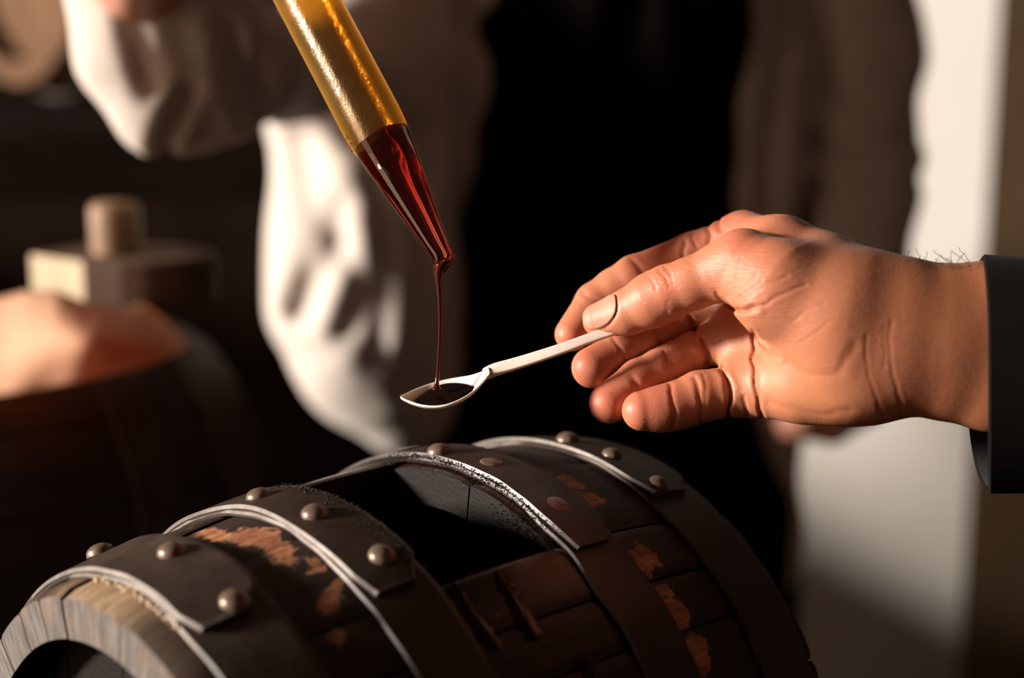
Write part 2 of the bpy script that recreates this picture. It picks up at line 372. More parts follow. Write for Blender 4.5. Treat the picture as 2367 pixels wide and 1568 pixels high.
BARE = [(-.098, -7, .006, 9, 1.0), (-.092, 2, .007, 7, 1.1), (-.094, 9, .005, 4, .9), (-.090, 15.5, .0045, 2.6, 1.1), (-.0895, 20, .004, 1.5, 1.1),
        (-.0955, 24, .005, 2.2, 1.0), (-.100, 30, .004, 2, .9), (-.105, 44, .006, 3, .7),
        (.031, 6, .005, 5, 1.0), (.034, 14, .006, 5, 1.15), (.034, 20, .005, 3, 1.0), (.032, 35, .007, 3.2, 1.2), (.030, 42, .004, 3, 1.0), (.031, 46, .006, 3, 1.2),
        (.0305, 53, .006, 3.6, 1.2), (.029, 62, .006, 5, 1.1), (-.033, 55, .012, 8, .45), (-.045, 36, .006, 3, .4)]
def bareness(S, T, blobs):
    out = np.zeros(np.broadcast(S, T).shape)
    for s0, t0, ws, wt, am in blobs: out = np.maximum(out, am * np.exp(-((S - s0) / ws) ** 2 - ((T - t0) / wt) ** 2))
    return out
def wetness(S, T): 
    ds = np.maximum(np.maximum(-.064 - S, S - .004), 0) / .012; dt = np.maximum(np.maximum(-18 - T, T - 28), 0) / 10
    return np.clip(np.exp(-(ds ** 2 + dt ** 2)), 0, 1)
def stave(fr, parent, t0, t1, s0, s1, blobs, dr, wetf, nT=8, nS=48, tanw=False):
    gap = 0.2; g0 = .55 if abs(t0 + 15.5) < .1 else gap; g1 = .55 if abs(t1 + 15.5) < .1 else gap; S = np.linspace(s0, s1, max(6, int(nS * (s1 - s0) / .28))); T = np.linspace(t0 + g0, t1 - g1, nT)
    SS, TT = np.meshgrid(S, T, indexing='ij'); R = prof(SS) + dr
    edge = np.minimum(TT - T[0], T[-1] - TT); R = R - 0.0009 * np.exp(-(edge / .5) ** 2)
    R = R - 0.0016 * np.exp(-((SS - s0) / .0018) ** 2)
    top = fr.P(SS, TT, R); bot = fr.P(SS, TT, prof(SS) + dr * .3 - 0.0165)
    b = MB(); b.grid(top[:, ::-1]); b.grid(bot)
    for P, Q in ((top[:, 0], bot[:, 0]), (bot[:, -1], top[:, -1]), (bot[0], top[0]), (top[-1], bot[-1])):
        b.grid(np.stack([P, Q], 0))
    SSa = [SS[:, ::-1], SS]; TTa = [TT[:, ::-1], TT]; RRa = [R[:, ::-1], R - .0165]
    for sl in ((slice(None), 0), (slice(None), -1), (0, slice(None)), (-1, slice(None))):
        SSa.append(np.stack([SS[sl]] * 2)); TTa.append(np.stack([TT[sl]] * 2))
        RRa.append(np.stack([R[sl], R[sl] - .0165] if sl[1] == 0 or (isinstance(sl[0], int) and sl[0] == -1) else [R[sl] - .0165, R[sl]]))
    s = np.concatenate([x.ravel() for x in SSa]); th = np.concatenate([x.ravel() for x in TTa]); r = np.concatenate([x.ravel() for x in RRa])
    bcv = np.stack([s, np.radians(th) * .125, r], 1); 
    jit = random.uniform(-.3, .3); bcv[:, 2] += jit
    n_out = SS.size
    bare = bareness(s, th, blobs) if blobs else np.zeros_like(s)
    tn = np.clip((-.1385 - s) / .002, 0, 1) * np.clip(np.exp(-((th + 5) / 13) ** 4) + .12, 0, 1) if tanw else np.zeros_like(s)
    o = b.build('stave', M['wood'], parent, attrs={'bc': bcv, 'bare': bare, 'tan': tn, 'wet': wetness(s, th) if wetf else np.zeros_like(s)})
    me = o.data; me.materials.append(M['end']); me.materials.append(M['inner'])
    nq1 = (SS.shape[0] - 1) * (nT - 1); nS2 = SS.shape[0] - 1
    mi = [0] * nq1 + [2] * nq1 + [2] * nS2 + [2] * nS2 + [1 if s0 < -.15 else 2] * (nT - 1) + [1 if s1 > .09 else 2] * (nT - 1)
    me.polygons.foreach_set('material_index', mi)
    sm = [True] * nq1 + [False] * (len(mi) - nq1); me.polygons.foreach_set('use_smooth', sm)
    return o
def band(fr, name, parent, s0, s1, t0, t1, off, th, seed, closed=False, wetf=True, taper=0.0, wear=1.0):
    nT = max(12, int((t1 - t0) / 1.6)); T = np.linspace(t0, t1, nT + (0 if closed else 1), endpoint=not closed)
    wob = fnoise(np.stack([np.cos(np.radians(T)), np.sin(np.radians(T)), 0 * T], 1) * 7, seed, 3)
    wob2 = fnoise(np.stack([np.cos(np.radians(T)), np.sin(np.radians(T)), 0 * T], 1) * 5, seed + 5, 3)
    prf = [(.0006, -.6, 0), (.0004, 0.05, 0.1), (0, .25, 1), (.0005, 1, 1), (.0014, 1, .2), (.003, 1, 0), (.5, 1, 0), (-.003, 1, 0), (-.0008, 1, .2), (0.0, .75, .4), (0.0, -.6, .4)]
    rows = []; att = []
    for k, tt in enumerate(T):
        ra = 0.0
        if taper and (t1 - tt) < taper: ra = (1 - (t1 - tt) / taper)
        a0 = s0 + .0007 * wob[k] + ra * (s1 - s0) * .10; a1 = s1 + .0006 * wob2[k] - ra * (s1 - s0) * .28
        row = []
        for j, (u, h, e) in enumerate(prf):
            s = a0 + u if j < 6 else ((a0 + a1) / 2 if j == 6 else a1 + u)
            r = prof(s) + off + th * h + .0003 * wob[k]
            row.append(fr.P(s, tt, r)); att.append((s, math.radians(tt) * .125, r + seed * .37, e * wear, tt))
        rows.append(row)
    b = MB(); b.grid(np.array(rows), cu=closed)
    if not closed:
        n = len(prf); m = (len(rows) - 1) * n
        b.f.append(tuple(range(n - 1, -1, -1))); b.f.append(tuple(range(m, m + n)))
    att = np.array(att); e = att[:, 3] * (.10 + .90 * np.clip((30 - np.abs(att[:, 4] + 8)) / 12 + .5, 0, 1))  # rim wear fades off the top arc, painting in where light catches
    if not closed: e = np.maximum(e, np.clip(1 - (t1 - att[:, 4]) / .5, 0, 1) * .8 * min(1, wear + .2))
    o = b.build(name, M['hoop'], parent, attrs={'bc': att[:, :3], 'edge': e, 'wet': wetness(att[:, 0], att[:, 4]) if wetf else np.zeros(len(e))})
    m = o.modifiers.new('edges', 'EDGE_SPLIT'); m.split_angle = math.radians(42)
    return o
def dome_mesh():
    pr = [(0.0050, -.0006), (.0050, .0004), (.0047, .0014), (.0040, .0023), (.0028, .0031), (.0014, .0035)]
    v = [(0, 0, .0036)]; f = []; n = 18
    for r, z in pr: v += [(r * math.cos(2 * math.pi * i / n), r * math.sin(2 * math.pi * i / n), z) for i in range(n)]
    for k in range(len(pr)):
        for i in range(n):
            j = (i + 1) % n
            if k == len(pr) - 1: f.append((1 + k * n + i, 1 + k * n + j, 0))
            else: f.append((1 + k * n + i, 1 + k * n + j, 1 + (k + 1) * n + j, 1 + (k + 1) * n + i))
    me = bpy.data.meshes.new('rivet'); me.from_pydata(v, [], f); me.polygons.foreach_set('use_smooth', [True] * len(f)); me.materials.append(M['rivet']); return me
RIV = dome_mesh()
def rivet(fr, hoop, s, th, off, k=1.0, flat=1.0):
    o = bpy.data.objects.new('rivet', RIV); COL.objects.link(o); o.parent = hoop
    n = fr.P(s, th, 1.0) - fr.P(s, th, 0.0); n /= np.linalg.norm(n); x = fr.a; y = np.cross(n, x); y /= np.linalg.norm(y); x = np.cross(y, n)
    p = fr.P(s, th, prof(s) + off) - ROOT[root_of(hoop).name]
    k *= fr.k
    m = Matrix(((x[0]*k, y[0]*k, n[0]*k*flat, p[0]), (x[1]*k, y[1]*k, n[1]*k*flat, p[1]), (x[2]*k, y[2]*k, n[2]*k*flat, p[2]), (0, 0, 0, 1)))
    o.matrix_local = m; return o
def heads(fr, root, s, n=5, mat='inner', rad=None):
    rad = rad or (prof(s) - .010)
    xs = np.linspace(-rad, rad, n + 1)
    for x0, x1 in zip(xs[:-1], xs[1:]):
        b = MB(); P = []
        for x in np.linspace(x0 + .0004, x1 - .0004, 7):
            y = math.sqrt(max(rad * rad - x * x, 1e-8)); P.append([(x, -y), (x, y)])
        P = np.array(P); rows = []
        for ss in (s, s + .012):
            q = fr.C + fr.k * (ss * fr.a + P[..., 0:1] * fr.e1 + P[..., 1:2] * fr.e2); rows.append(q)
        b.grid(rows[0]); b.grid(rows[1][:, ::-1])
        for i in (0, -1): b.grid(np.stack([rows[0][i], rows[1][i]]))
        for i in (0, 1): b.grid(np.stack([rows[0][:, i], rows[1][:, i]]))
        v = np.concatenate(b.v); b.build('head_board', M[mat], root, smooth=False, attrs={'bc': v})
def barrel(fr, label, joints, hole=None, blobs=None, hoops=(), dense=True, tanw=False, s0=-.152, s1=.13):
    base = fr.C - np.array([0, 0, .131 * fr.k])
    root = empty('wooden_barrel', tuple(base), label, 'barrel')
    J = list(joints) + [joints[0] + 360]
    for t0, t1 in zip(J[:-1], J[1:]):
        dr = random.uniform(-.0007, .0007)
        if hole and t0 >= hole[0] - .1 and t1 <= hole[1] + .1:
            stave(fr, root, t0, t1, s0, hole[2], blobs, dr, True, 10, 60, tanw); stave(fr, root, t0, t1, hole[3], s1, blobs, dr, True, 10, 60, tanw)
        else:
            vis = dense and -60 < (t0 + t1) / 2 < 100
            stave(fr, root, t0, t1, s0, s1, blobs, dr, bool(hole), 10 if vis else 4, 70 if vis else 16, tanw)
    for i, (a0, a1, lap, rv) in enumerate(hoops):
        hp = band(fr, 'hoop', root, a0, a1, -180, 180, .0005, .0014, 11 + i, True, bool(hole), wear=(1.0, 1.0, .02, .9)[i] if hole else .3)
        if lap is not None:
            band(fr, 'overlap_band', hp, a0 + .0004, a1 + .0006, -78, lap, .0021, .0018, 31 + i, False, bool(hole), taper=5.0, wear=(1.0, 1.0, .05, 1.0)[i])
        for q in rv: rivet(fr, hp, q[0], q[1], .0037 if lap is not None else .0018, *q[2:])
    heads(fr, root, s0 + .018); heads(fr, root, s1 - .028)
    return root
JOINTS = [-47, -35, -25.2, -15.5, 6.4, 28, 39, 48.7, 61, 74, 86, 101, 117, 134, 150, 167, 183, 199, 214, 230, 246, 262, 277, 291, 302]
HOOPS = [(-.1417, -.1115, 19.5, [(-.1225, -27.6, 1.05), (-.1222, -2.4, 1.05), (-.1235, 17.3, 1.05)]),
         (-.0848, -.0590, 26.5, [(-.0735, -11.1), (-.0735, 4.7), (-.0700, 20.3)]),
         (-.0012, .0238, 30.7, [(.004, -5.5), (.010, 5.0, .95, .35), (.0108, 21.0, .95, .25)]),
         (.0591, .0919, 22.5, [(.0690, -2.5, 1.0), (.0700, 8.6, .85), (.0705, 20.3, .85)])]
B1 = barrel(FR, 'small dark wooden barrel in the foreground with riveted iron hoops and square open bung hole', JOINTS,
            (-15.5, 28, -.0585, -.0035), BARE, HOOPS, True, True, s1=.097)
# crust of dried vinegar along the hole and pale flakes under the first hoop: small uncountable grains
def grains(name, pts, radii, mat, parent, squash=.7):
    b = MB(); base = []
    for z, r in ((-.6, .8), (.1, 1.0), (.75, .6)): base += [(r * math.cos(i * 1.0472 + z), r * math.sin(i * 1.0472 + z), z) for i in range(6)]
    base = np.array([(0, 0, -1)] + base + [(0, 0, 1)]); fc = [(0, 1 + (i + 1) % 6, 1 + i) for i in range(6)]
    for k in range(2): fc += [(1 + k*6 + i, 1 + k*6 + (i+1) % 6, 7 + k*6 + (i+1) % 6, 7 + k*6 + i) for i in range(6)]
    fc += [(13 + i, 13 + (i + 1) % 6, 19) for i in range(6)]
    for p, r in zip(pts, radii): b.add(p + base * r * rng.uniform(.6, 1.3, 3), fc)
    o = b.build(name, mat, parent); o['kind'] = 'stuff'; return o
pts, rad = [], []
for _ in range(560):
    th = rng.uniform(-17, 27); s = -.0030 + abs(rng.normal(0, .0012)) + .002 * (rng.uniform() < .2); r = prof(s) + .0035 - abs(rng.normal(0, .0022))
    pts.append(FR.P(s, th, r)); rad.append(rng.uniform(.00012, .00042))
for _ in range(420):                               # wet patch on the cut end below the far hoop
    th = rng.normal(21, 3.0); s = -.0042; r = prof(s) - rng.uniform(.001, .014); pts.append(FR.P(s, th, r)); rad.append(rng.uniform(.00012, .00042))
for _ in range(160):
    th = rng.uniform(-14, 26); s = -.0590 - abs(rng.normal(0, .004)); r = prof(s) + .0045; pts.append(FR.P(s, th, r)); rad.append(rng.uniform(.0002, .0005))
grains('dried_crust', pts, rad, M['crust'], B1)
pts = [FR.P(-.1420 + rng.normal(0, .0006), th, prof(-.142) + rng.uniform(-.0002, .0012)) for th in rng.uniform(-12, 16, 130)]
grains('wood_flakes', pts, rng.uniform(.0003, .0009, 130), M['flake'], B1)
# drips of spilt vinegar running down the stave below the hole
t = NT('spilt_vinegar'); t.set(Base_Color=(0.014, 0.0035, 0.003), Roughness=0.12); t.b.inputs['Specular IOR Level'].default_value = .2; M['spill'] = t.m
def drip(pl, hgt):
    pl = np.array(pl); n = 40; k = np.linspace(0, 1, n); xs = np.linspace(0, 1, len(pl)); rows = []
    for u in k:
        th = np.interp(u, xs, pl[:, 0]); s = np.interp(u, xs, pl[:, 1]); wd = np.interp(u, xs, pl[:, 2]) * (1 + .22 * math.sin(14 * u) + .12 * math.sin(37 * u)) * min(1, 12 * u + .05, 12 * (1 - u) + .05)
        rows.append([FR.P(s + wd * v, th + .6 * math.sin(9 * v) * 0, prof(s) + .0001 + hgt * (max(0, 1 - v * v) ** 2) - .00005) for v in np.linspace(-1, 1, 11)])
    b = MB(); b.grid(np.array(rows)); return b.build('vinegar_drip', M['spill'], B1)
drip([(29.0, -.0335, .0016), (32.5, -.0342, .0038), (35, -.0349, .0040), (38, -.0355, .0030), (40.4, -.0358, .0040), (42.5, -.0360, .0026)], .00028)
drip([(28.6, -.0515, .0055), (31, -.0525, .0034), (35, -.0535, .0028), (39, -.0525, .0034), (42, -.0515, .0020)], .0002)
drip([(47, -.022, .0030), (51, -.0225, .0042), (56, -.023, .0034)], .0002)
# rack that carries the barrel
bz = FR.C[2] - .1335
rk = empty('barrel_rack', (FR.C[0], FR.C[1], 0), 'dark timber rack carrying the foreground barrel', 'rack')
def orient_box(name, ctr, ax, half, mat, parent):
    ax = np.asarray(ax, float); ax = ax / np.linalg.norm(ax); sd = np.cross([0, 0, 1.0], ax); sd /= np.linalg.norm(sd); up = np.cross(ax, sd)
    b = MB(); b.box(-np.asarray(half), half); v = np.concatenate(b.v)
    w = np.asarray(ctr) + v[:, 0:1] * ax + v[:, 1:2] * sd + v[:, 2:3] * up
    return bevel(mesh(name, w, b.f, mat, parent, smooth=False), .003)
ah = np.array([FR.a[0], FR.a[1], 0]); ah /= np.linalg.norm(ah); sh = np.cross([0, 0, 1.0], ah)
for s in (-.09, .07):
    c0 = np.array([FR.C[0], FR.C[1], 0]) + ah * s
    orient_box('cross_beam', c0 + [0, 0, bz - .03], sh, (.22, .02, .03), M['rack'], rk)
    for q in (-1, 1):
        orient_box('leg', c0 + sh * .19 * q + [0, 0, (bz - .06) / 2], ah, (.022, .022, (bz - .06) / 2), M['rack'], rk)
        cz = c0 + sh * .108 * q + [0, 0, bz + .016]; orient_box('chock', cz, ah, (.018, .016, .018), M['rack'], rk)

# ================================================================== glass pipette and vinegar
tipK = K(1029, 606, 2.0); kinkK = K(860, 285, -2.0)
axu = kinkK - tipK; axu = axu / np.linalg.norm(axu); axu = axu + np.array([0, 0, -.12]); axu /= np.linalg.norm(axu)
TW = c2w(tipK); AXW = axu[0] * RT + axu[1] * UP - axu[2] * FW
q1 = np.cross(AXW, FW); q1 /= np.linalg.norm(q1); q2 = np.cross(AXW, q1)
def lathe(profile, n=64, wob=0):
    a = np.linspace(0, 2 * np.pi, n, endpoint=False)
    return np.array([[TW + AXW * t + r * (np.cos(x) * q1 + np.sin(x) * q2) for x in a] for t, r in profile])
mm = .001
outer = [(-.4, 2.6), (-.6, 3.4), (-.2, 4.3), (.8, 4.75), (2.4, 4.7), (4.5, 4.45), (8, 4.9), (20, 6.75), (35, 9.0), (48, 10.9), (56, 11.9), (61, 12.35), (66, 12.5), (80, 12.45), (150, 12.4), (330, 12.4)]
inner = [(t, r - .45) for t, r in outer[5:]] ; inner = [(0.0, 3.4), (1.2, 4.2), (4.5, 3.95)] + inner[1:]
outer = [(t * mm, r * mm) for t, r in outer]; inner = [(t * mm, r * mm) for t, r in inner]
PIP = empty('glass_pipette', tuple(TW), 'amber stained glass pipette tilted above the spoon with dark vinegar in its cone', 'pipette')
b = MB(); b.grid(lathe(inner[::-1] + outer), cv=True); b.build('glass_tube', M['glass'], PIP)
# film of vinegar in the straight part
film = [(t, r - .1 * mm) for t, r in [(55 * mm, 11.8 * mm), (57.5 * mm, 12.02 * mm), (61 * mm, 12.28 * mm), (66 * mm, 12.42 * mm), (80 * mm, 12.37 * mm), (150 * mm, 12.3 * mm), (326 * mm, 12.3 * mm)]]
b = MB(); b.grid(lathe(film), cv=True); tag(b.build('vinegar_film', M['film'], PIP), 'golden film of vinegar clinging inside the tube')
# the vinegar itself, level on top
liq = [(t, max(r + .1 * mm, 0)) for t, r in inner if t < .0585]; P = lathe(liq)
top_t = .057
PT = lathe([(top_t, .01165)])[0]; up = np.array([0, 0, 1.0])
ring = []
for q in PT:                                       # slide along the wall until the surface is level
    hgt = (q - (TW + AXW * top_t)) @ up; ring.append(q - AXW * hgt / (AXW @ up) * .2)
P = np.concatenate([P, np.array(ring)[None]]) if False else P
P = list(P); P = [r for r in P if (r.mean(0) - TW) @ AXW < .048]; P.append(np.array(ring))
P = np.array(P); cap0 = P[0].mean(0); cap1 = P[-1].mean(0)
P = np.concatenate([np.tile(cap0, (1, 64, 1)), P, (cap1 + (P[-1:] - cap1) * .5), np.tile(cap1, (1, 64, 1))])
b = MB(); b.grid(P, cv=True); o = b.build('vinegar', M['liquid'], PIP); tag(o, 'dark red brown vinegar filling the cone')
# droplets stuck outside
pts, rad = [], []
for _ in range(90):
    a = rng.uniform(0, 6.28); tt = rng.uniform(.056, .14); pts.append(TW + AXW * tt + .0126 * (math.cos(a) * q1 + math.sin(a) * q2)); rad.append(rng.uniform(.00006, .0002))
for _ in range(70):
    a = rng.normal(np.pi if (q1 @ RT) > 0 else 0, .5); tt = rng.normal(.060, .004); pts.append(TW + AXW * tt + .0123 * (math.cos(a) * q1 + math.sin(a) * q2)); rad.append(rng.uniform(.0001, .00038))
t = NT('amber_drop'); t.set(Base_Color=(0.45, 0.14, 0.04), Roughness=0.04); t.b.inputs['Transmission Weight'].default_value = 0.5; M['drop'] = t.m
grains('droplets', pts, rad, M['drop'], PIP)

# ================================================================== spoon
SPZ = 2.0
def sp(px, py, z=SPZ): return K(px, py, z)
th1 = math.radians(14); 
lat = np.array([0, math.sin(math.radians(25)), -math.cos(math.radians(25))])         # across the spoon: away and up
tipS = sp(924, 916); neckS = sp(1133, 868)
ax1 = neckS - tipS; Lb = np.linalg.norm(ax1); ax1 /= Lb
lat1 = lat - ax1 * (lat @ ax1); lat1 /= np.linalg.norm(lat1); nor1 = np.cross(ax1, lat1) * -1
if nor1[1] < 0: nor1 = -nor1
def bowl(u, v, o=0.0):                             # u 0 tip..1 neck, v -1 near..1 far
    w = 10.4 * np.sin(np.pi * np.clip(u, 0, 1) ** 0.92) ** 0.95 + 2.3 * u ** 5
    dep = 3.9 * np.sin(np.pi * np.clip(u, 0, 1) ** .85) ** .9
    lift = 0.0 * (1 - u) ** 3 + 3.2 * np.clip((u - .72) / .28, 0, 1) ** 2
    h = -dep * (1 - np.abs(v) ** 2.2) + lift * (1 - .3 * v * v) - 2.6 * np.sin(np.pi * np.clip(u, 0, 1) ** .9)
    return tipS + (u * Lb)[..., None] * ax1 + (w * v)[..., None] * lat1 + (h + o)[..., None] * nor1
U, V = np.meshgrid(np.linspace(0.004, 1, 40), np.linspace(-1, 1, 25), indexing='ij')
SPO = empty('spoon', tuple(c2w(neckS)), 'small white plastic tasting spoon held between thumb and fingers', 'spoon')
b = MB(); A = bowl(U, V, 0.0); B = bowl(U, V * 1.05, -1.1); b.grid(c2w(A)[:, ::-1]); b.grid(c2w(B))
for k in (0, -1): b.grid(c2w(np.stack([A[:, k], (A[:, k] + B[:, k]) / 2 + .25 * nor1 + lat1 * (.35 if k else -.35), B[:, k]])))
b.grid(c2w(np.stack([A[0], B[0]]))); b.build('bowl', M['plastic'], SPO)
hp = [(1118, 868, 2.0, 2.4, 2.2), (1130, 861, 2.0, 2.6, 1.7), (1146, 854, 2.0, 2.75, 1.3), (1180, 845, 2.0, 2.7, .95), (1250, 823, 1.8, 2.5, .85), (1320, 799, 0.5, 2.3, .8), (1366, 781, -1.5, 2.2, .8), (1440, 757, -4, 2.2, .8), (1530, 729, -8, 2.2, .8)]
rows = []
hl = np.array([0, .80, -.60])
for i, (px, py, z, hw, ht) in enumerate(hp):
    p = K(px, py, z); q0 = K(*hp[max(i - 1, 0)][:3]); q1_ = K(*hp[min(i + 1, len(hp) - 1)][:3]); a = q1_ - q0; a /= np.linalg.norm(a)
    f = min(1, i / 2.0); L = lat1 * (1 - f) + hl * f; L = L - a * (L @ a); L /= np.linalg.norm(L); N = np.cross(L, a)
    rows.append([p + L * hw * math.copysign(abs(math.cos(x)) ** .45, math.cos(x)) + N * ht * math.copysign(abs(math.sin(x)) ** .45, math.sin(x)) for x in np.linspace(0, 2 * np.pi, 20, endpoint=False)])
b = MB(); R = np.array(rows); b.grid(c2w(R), cv=True); b.f.append(tuple(range(19, -1, -1))); n = len(rows) * 20; b.f.append(tuple(range(n - 20, n)))
o = b.build('handle', M['plastic'], SPO)
s_ = o.modifiers.new('sub', 'SUBSURF'); s_.levels = 2; s_.render_levels = 2
# pool of vinegar in the bowl: thick glossy lens
uu = np.linspace(0, 1, 18); aa = np.linspace(0, 2 * np.pi, 48, endpoint=False); rows = []
for r in uu:
    u = .47 + .33 * r * np.cos(aa); v = .86 * r * np.sin(aa)
    A_ = bowl(u, v, .15); flat = bowl(np.full_like(u, .5), np.zeros_like(u), 0)
    hh = (A_ - tipS) @ nor1; lvl = -3.35 + .6 * math.sqrt(max(0, 1 - r ** 4))
    rows.append(A_ + (np.maximum(lvl, hh + .05) - hh)[:, None] * nor1)
rows = np.array(rows)
b = MB(); b.grid(c2w(rows), cv=True); low = rows[-1][None] - .25 * nor1; b.grid(c2w(np.concatenate([rows[-1:], low])), cv=True); b.f.append(tuple(range(b.n - 48, b.n)))
o = b.build('vinegar_pool', M['vinegar'], None, loc=c2w(rows[0][0])); tag(o, 'dark glossy puddle of vinegar in the white spoon bowl', 'vinegar')
# stream from the tip into the bowl
st_ = [(1027, 603, 40), (1022, 614, 40), (1017, 624, 30), (1014, 634, 22), (1013.5, 646, 16), (1015, 668, 11.5), (1017, 705, 8.6), (1017.5, 760, 7.2), (1015, 820, 7.4), (1011.5, 865, 8.2), (1010, 884, 9.6), (1009.5, 892, 12), (1009, 898, 20), (1009, 903, 26)]
rows = []
for px, py, wd in st_:
    p = K(px, py, 2.0); r = wd / 12.06
    rows.append([p + r * np.array([math.cos(x), 0, math.sin(x)]) for x in np.linspace(0, 2 * np.pi, 24, endpoint=False)])
b = MB(); b.grid(c2w(np.array(rows)), cv=True); b.f.append(tuple(range(23, -1, -1))); b.f.append(tuple(range(b.n - 24, b.n)))
o = b.build('vinegar_stream', M['stream'], None, loc=PW(1009, 900, 598)); tag(o, 'thin red brown vinegar stream falling from pipette tip into spoon', 'vinegar')
sm_ = o.modifiers.new('sub', 'SUBSURF'); sm_.levels = 2; sm_.render_levels = 2

# ================================================================== foreground person: hand, nail, sleeve
def CH(*l): return [(K(px, py, z), r) for px, py, z, r in l]
G = {
 'fore_up': CH((2480,748,24,21),(2290,733,24,19.6),(2080,727,23,18.8),(1990,712,21,19.4),(1915,690,17,18)),
 'fore_lo': CH((2480,890,22,20),(2290,874,22,18.8),(2180,852,21,18.2),(2090,836,20,18.4),(1985,850,18,19.2)),
 'fore_mid': CH((2480,820,28,20),(2180,792,27,18),(2060,792,24,18),(1985,790,18,18)),
 'heel': CH((2070,812,21,18),(1965,818,19,18.5),(1890,860,14,15)),
 'idx_meta': CH((2060,718,18,17.5),(2000,693,12,16.8),(1900,641,5,16.4),(1800,592,-4,15.2),(1718,550,-22,9.6)),
 'mid_meta': CH((2000,760,8,17),(1725,695,-22,12)),
 'rng_meta': CH((2000,820,8,17),(1705,785,-15,12)),
 'pnk_meta': CH((2000,858,14,18.5),(1930,868,12,16.6),(1850,888,8,13.8),(1728,892,-3,12)),
 'thenar': CH((2180,770,24,15),(2060,752,25,16.5),(1930,728,26,19.2),(1800,668,23,17.5),(1718,613,16,12.4)),
}
FING = {
 'thumb': CH((1718,613,16,12.2),(1660,632,12,10.6),(1600,655,9,9.9),(1545,676,5,10.3),(1508,694,2,10.4),(1450,722,-3,8.7),(1386,741,-8,6.7)),
 'index': CH((1718,550,-22,9.6),(1600,588,-27,8.6),(1468,643,-31,9.0),(1420,669,-32,8.2),(1376,700,-32,8.0),(1322,773,-26,6.9)),
 'middle': CH((1725,695,-22,12),(1612,722,-27,8.0),(1530,757,-25,7.6),(1480,784,-23,7.5),(1436,812,-21,7.9),(1369,850,-16,8.2)),
 'ring': CH((1705,785,-15,12),(1645,798,-19,8.6),(1600,813,-17,7.4),(1560,832,-15,7.2),(1524,850,-13,7.1),(1476,876,-11,7.5),(1409,932,-7,8.0)),
 'pinky': CH((1728,892,-3,12),(1678,905,-2,9.8),(1618,917,-1,9.7),(1588,930,0,9.0),(1556,940,1,8.9),(1524,946,2,8.5),(1484,950,3,7.7)),
}
CRE = {                                           # creases: (polyline in the picture, half width mm, depth mm)
 'palm': [([(1739,770),(1744,830),(1747,880),(1755,930),(1764,978)], .8, 1.6), ([(1716,915),(1726,962)], .8, 1.3), ([(1645,850),(1672,866),(1690,890)], .9, 1.0),
          ([(1652,676),(1668,698),(1692,714),(1716,723),(1745,717)], .9, 2.2), ([(1664,697),(1700,672),(1757,630)], .5, .45), ([(1697,705),(1750,672),(1820,640)], .5, .4),
          ([(1715,722),(1790,690),(1857,658)], .6, .6), ([(1690,650),(1712,600)], .5, .4), ([(1740,780),(1765,800),(1800,826)], .8, .9),
          ([(1712,690),(1735,668),(1760,655)], .5, .5), ([(1830,745),(1900,700)], .5, .2), ([(1850,790),(1930,735)], .5, .2), 
          ([(1820,835),(1880,866),(1935,862),(1975,800)], 1.6, .35),
          ([(2057,746),(2062,830),(2070,890),(2079,945)], .7, .28), ([(2003,772),(2008,840),(2020,900),(2036,955)], .6, .22), ([(2046,760),(2048,850)], .5, .2),
          ([(1780,925),(1830,945),(1900,955),(1960,948)], 1.4, .35)],
 'between': [([(1596,735),(1610,755),(1606,775)], .9, 1.6), ([(1622,785),(1636,812),(1632,842)], .9, 1.6), ([(1640,846),(1672,858),(1682,880),(1687,930),(1682,966)], .8, 1.6)],
 'thumb': [([(1497,632),(1506,652),(1516,672)], .45, .5), ([(1527,622),(1538,642),(1545,664)], .5, .55), ([(1538,616),(1552,640),(1554,662)], .45, .45), ([(1466,690),(1478,700),(1484,703)], .4, .35),
           ([(1512,640),(1522,660)], .4, .3), ([(1555,735),(1585,728),(1608,712)], .7, .5), ([(1545,690),(1540,720)], .5, .25)],
 'index': [([(1456,596),(1470,614),(1484,632)], 1.0, .8), ([(1350,676),(1376,690),(1392,702)], 1.0, .5), ([(1580,560),(1576,580),(1578,596)], .9, .9), ([(1625,520),(1640,545),(1636,566)], 1.0, .8), ([(1655,505),(1668,530)], 1.0, .8), ([(1600,545),(1606,570)], .7, .5)],
 'middle': [([(1424,782),(1434,806),(1446,836)], .8, .6), ([(1512,760),(1520,782),(1530,800)], .8, .8), ([(1526,756),(1536,792)], .6, .5), ([(1600,740),(1598,770)], 1.0, 1.0)],
 'ring': [([(1462,868),(1470,884),(1476,905)], .9, .7), ([(1538,814),(1543,840),(1548,872)], .7, .8), ([(1549,812),(1556,868)], .6, .5), ([(1622,790),(1632,815),(1628,842)], 1.0, 1.3)],
 'pinky': [([(1552,886),(1560,915),(1560,960),(1554,990)], .8, .8), ([(1604,874),(1618,905),(1620,945),(1614,985)], .8, .9), ([(1628,870),(1632,950)], .6, .4), ([(1676,850),(1684,890),(1686,930),(1680,968)], 1.0, 1.3)],
}
BUMP = {'palm': [((1770,512), 24, 14, 1.2)], 'thumb': []}
tA, tB = K(1450, 722, -3), K(1386, 741, -8)
nt = tB - tA; nt /= np.linalg.norm(nt); nn = np.array([-.05, .50, .86]); nn = nn - nt * (nn @ nt); nn /= np.linalg.norm(nn); nbv = np.cross(nn, nt)
ncen = K(1404, 736, -6.6) + nn * 7.3
def nail_q(p):
    d = p - ncen; u = d @ nt; v = d @ nbv; n_ = d @ nn
    q = (np.abs(u / 8.3) ** 2.8 + np.abs(v / 5.9) ** 2.8) ** (1 / 2.8); return np.where(n_ > -5, q, 9.0)
CS = .62
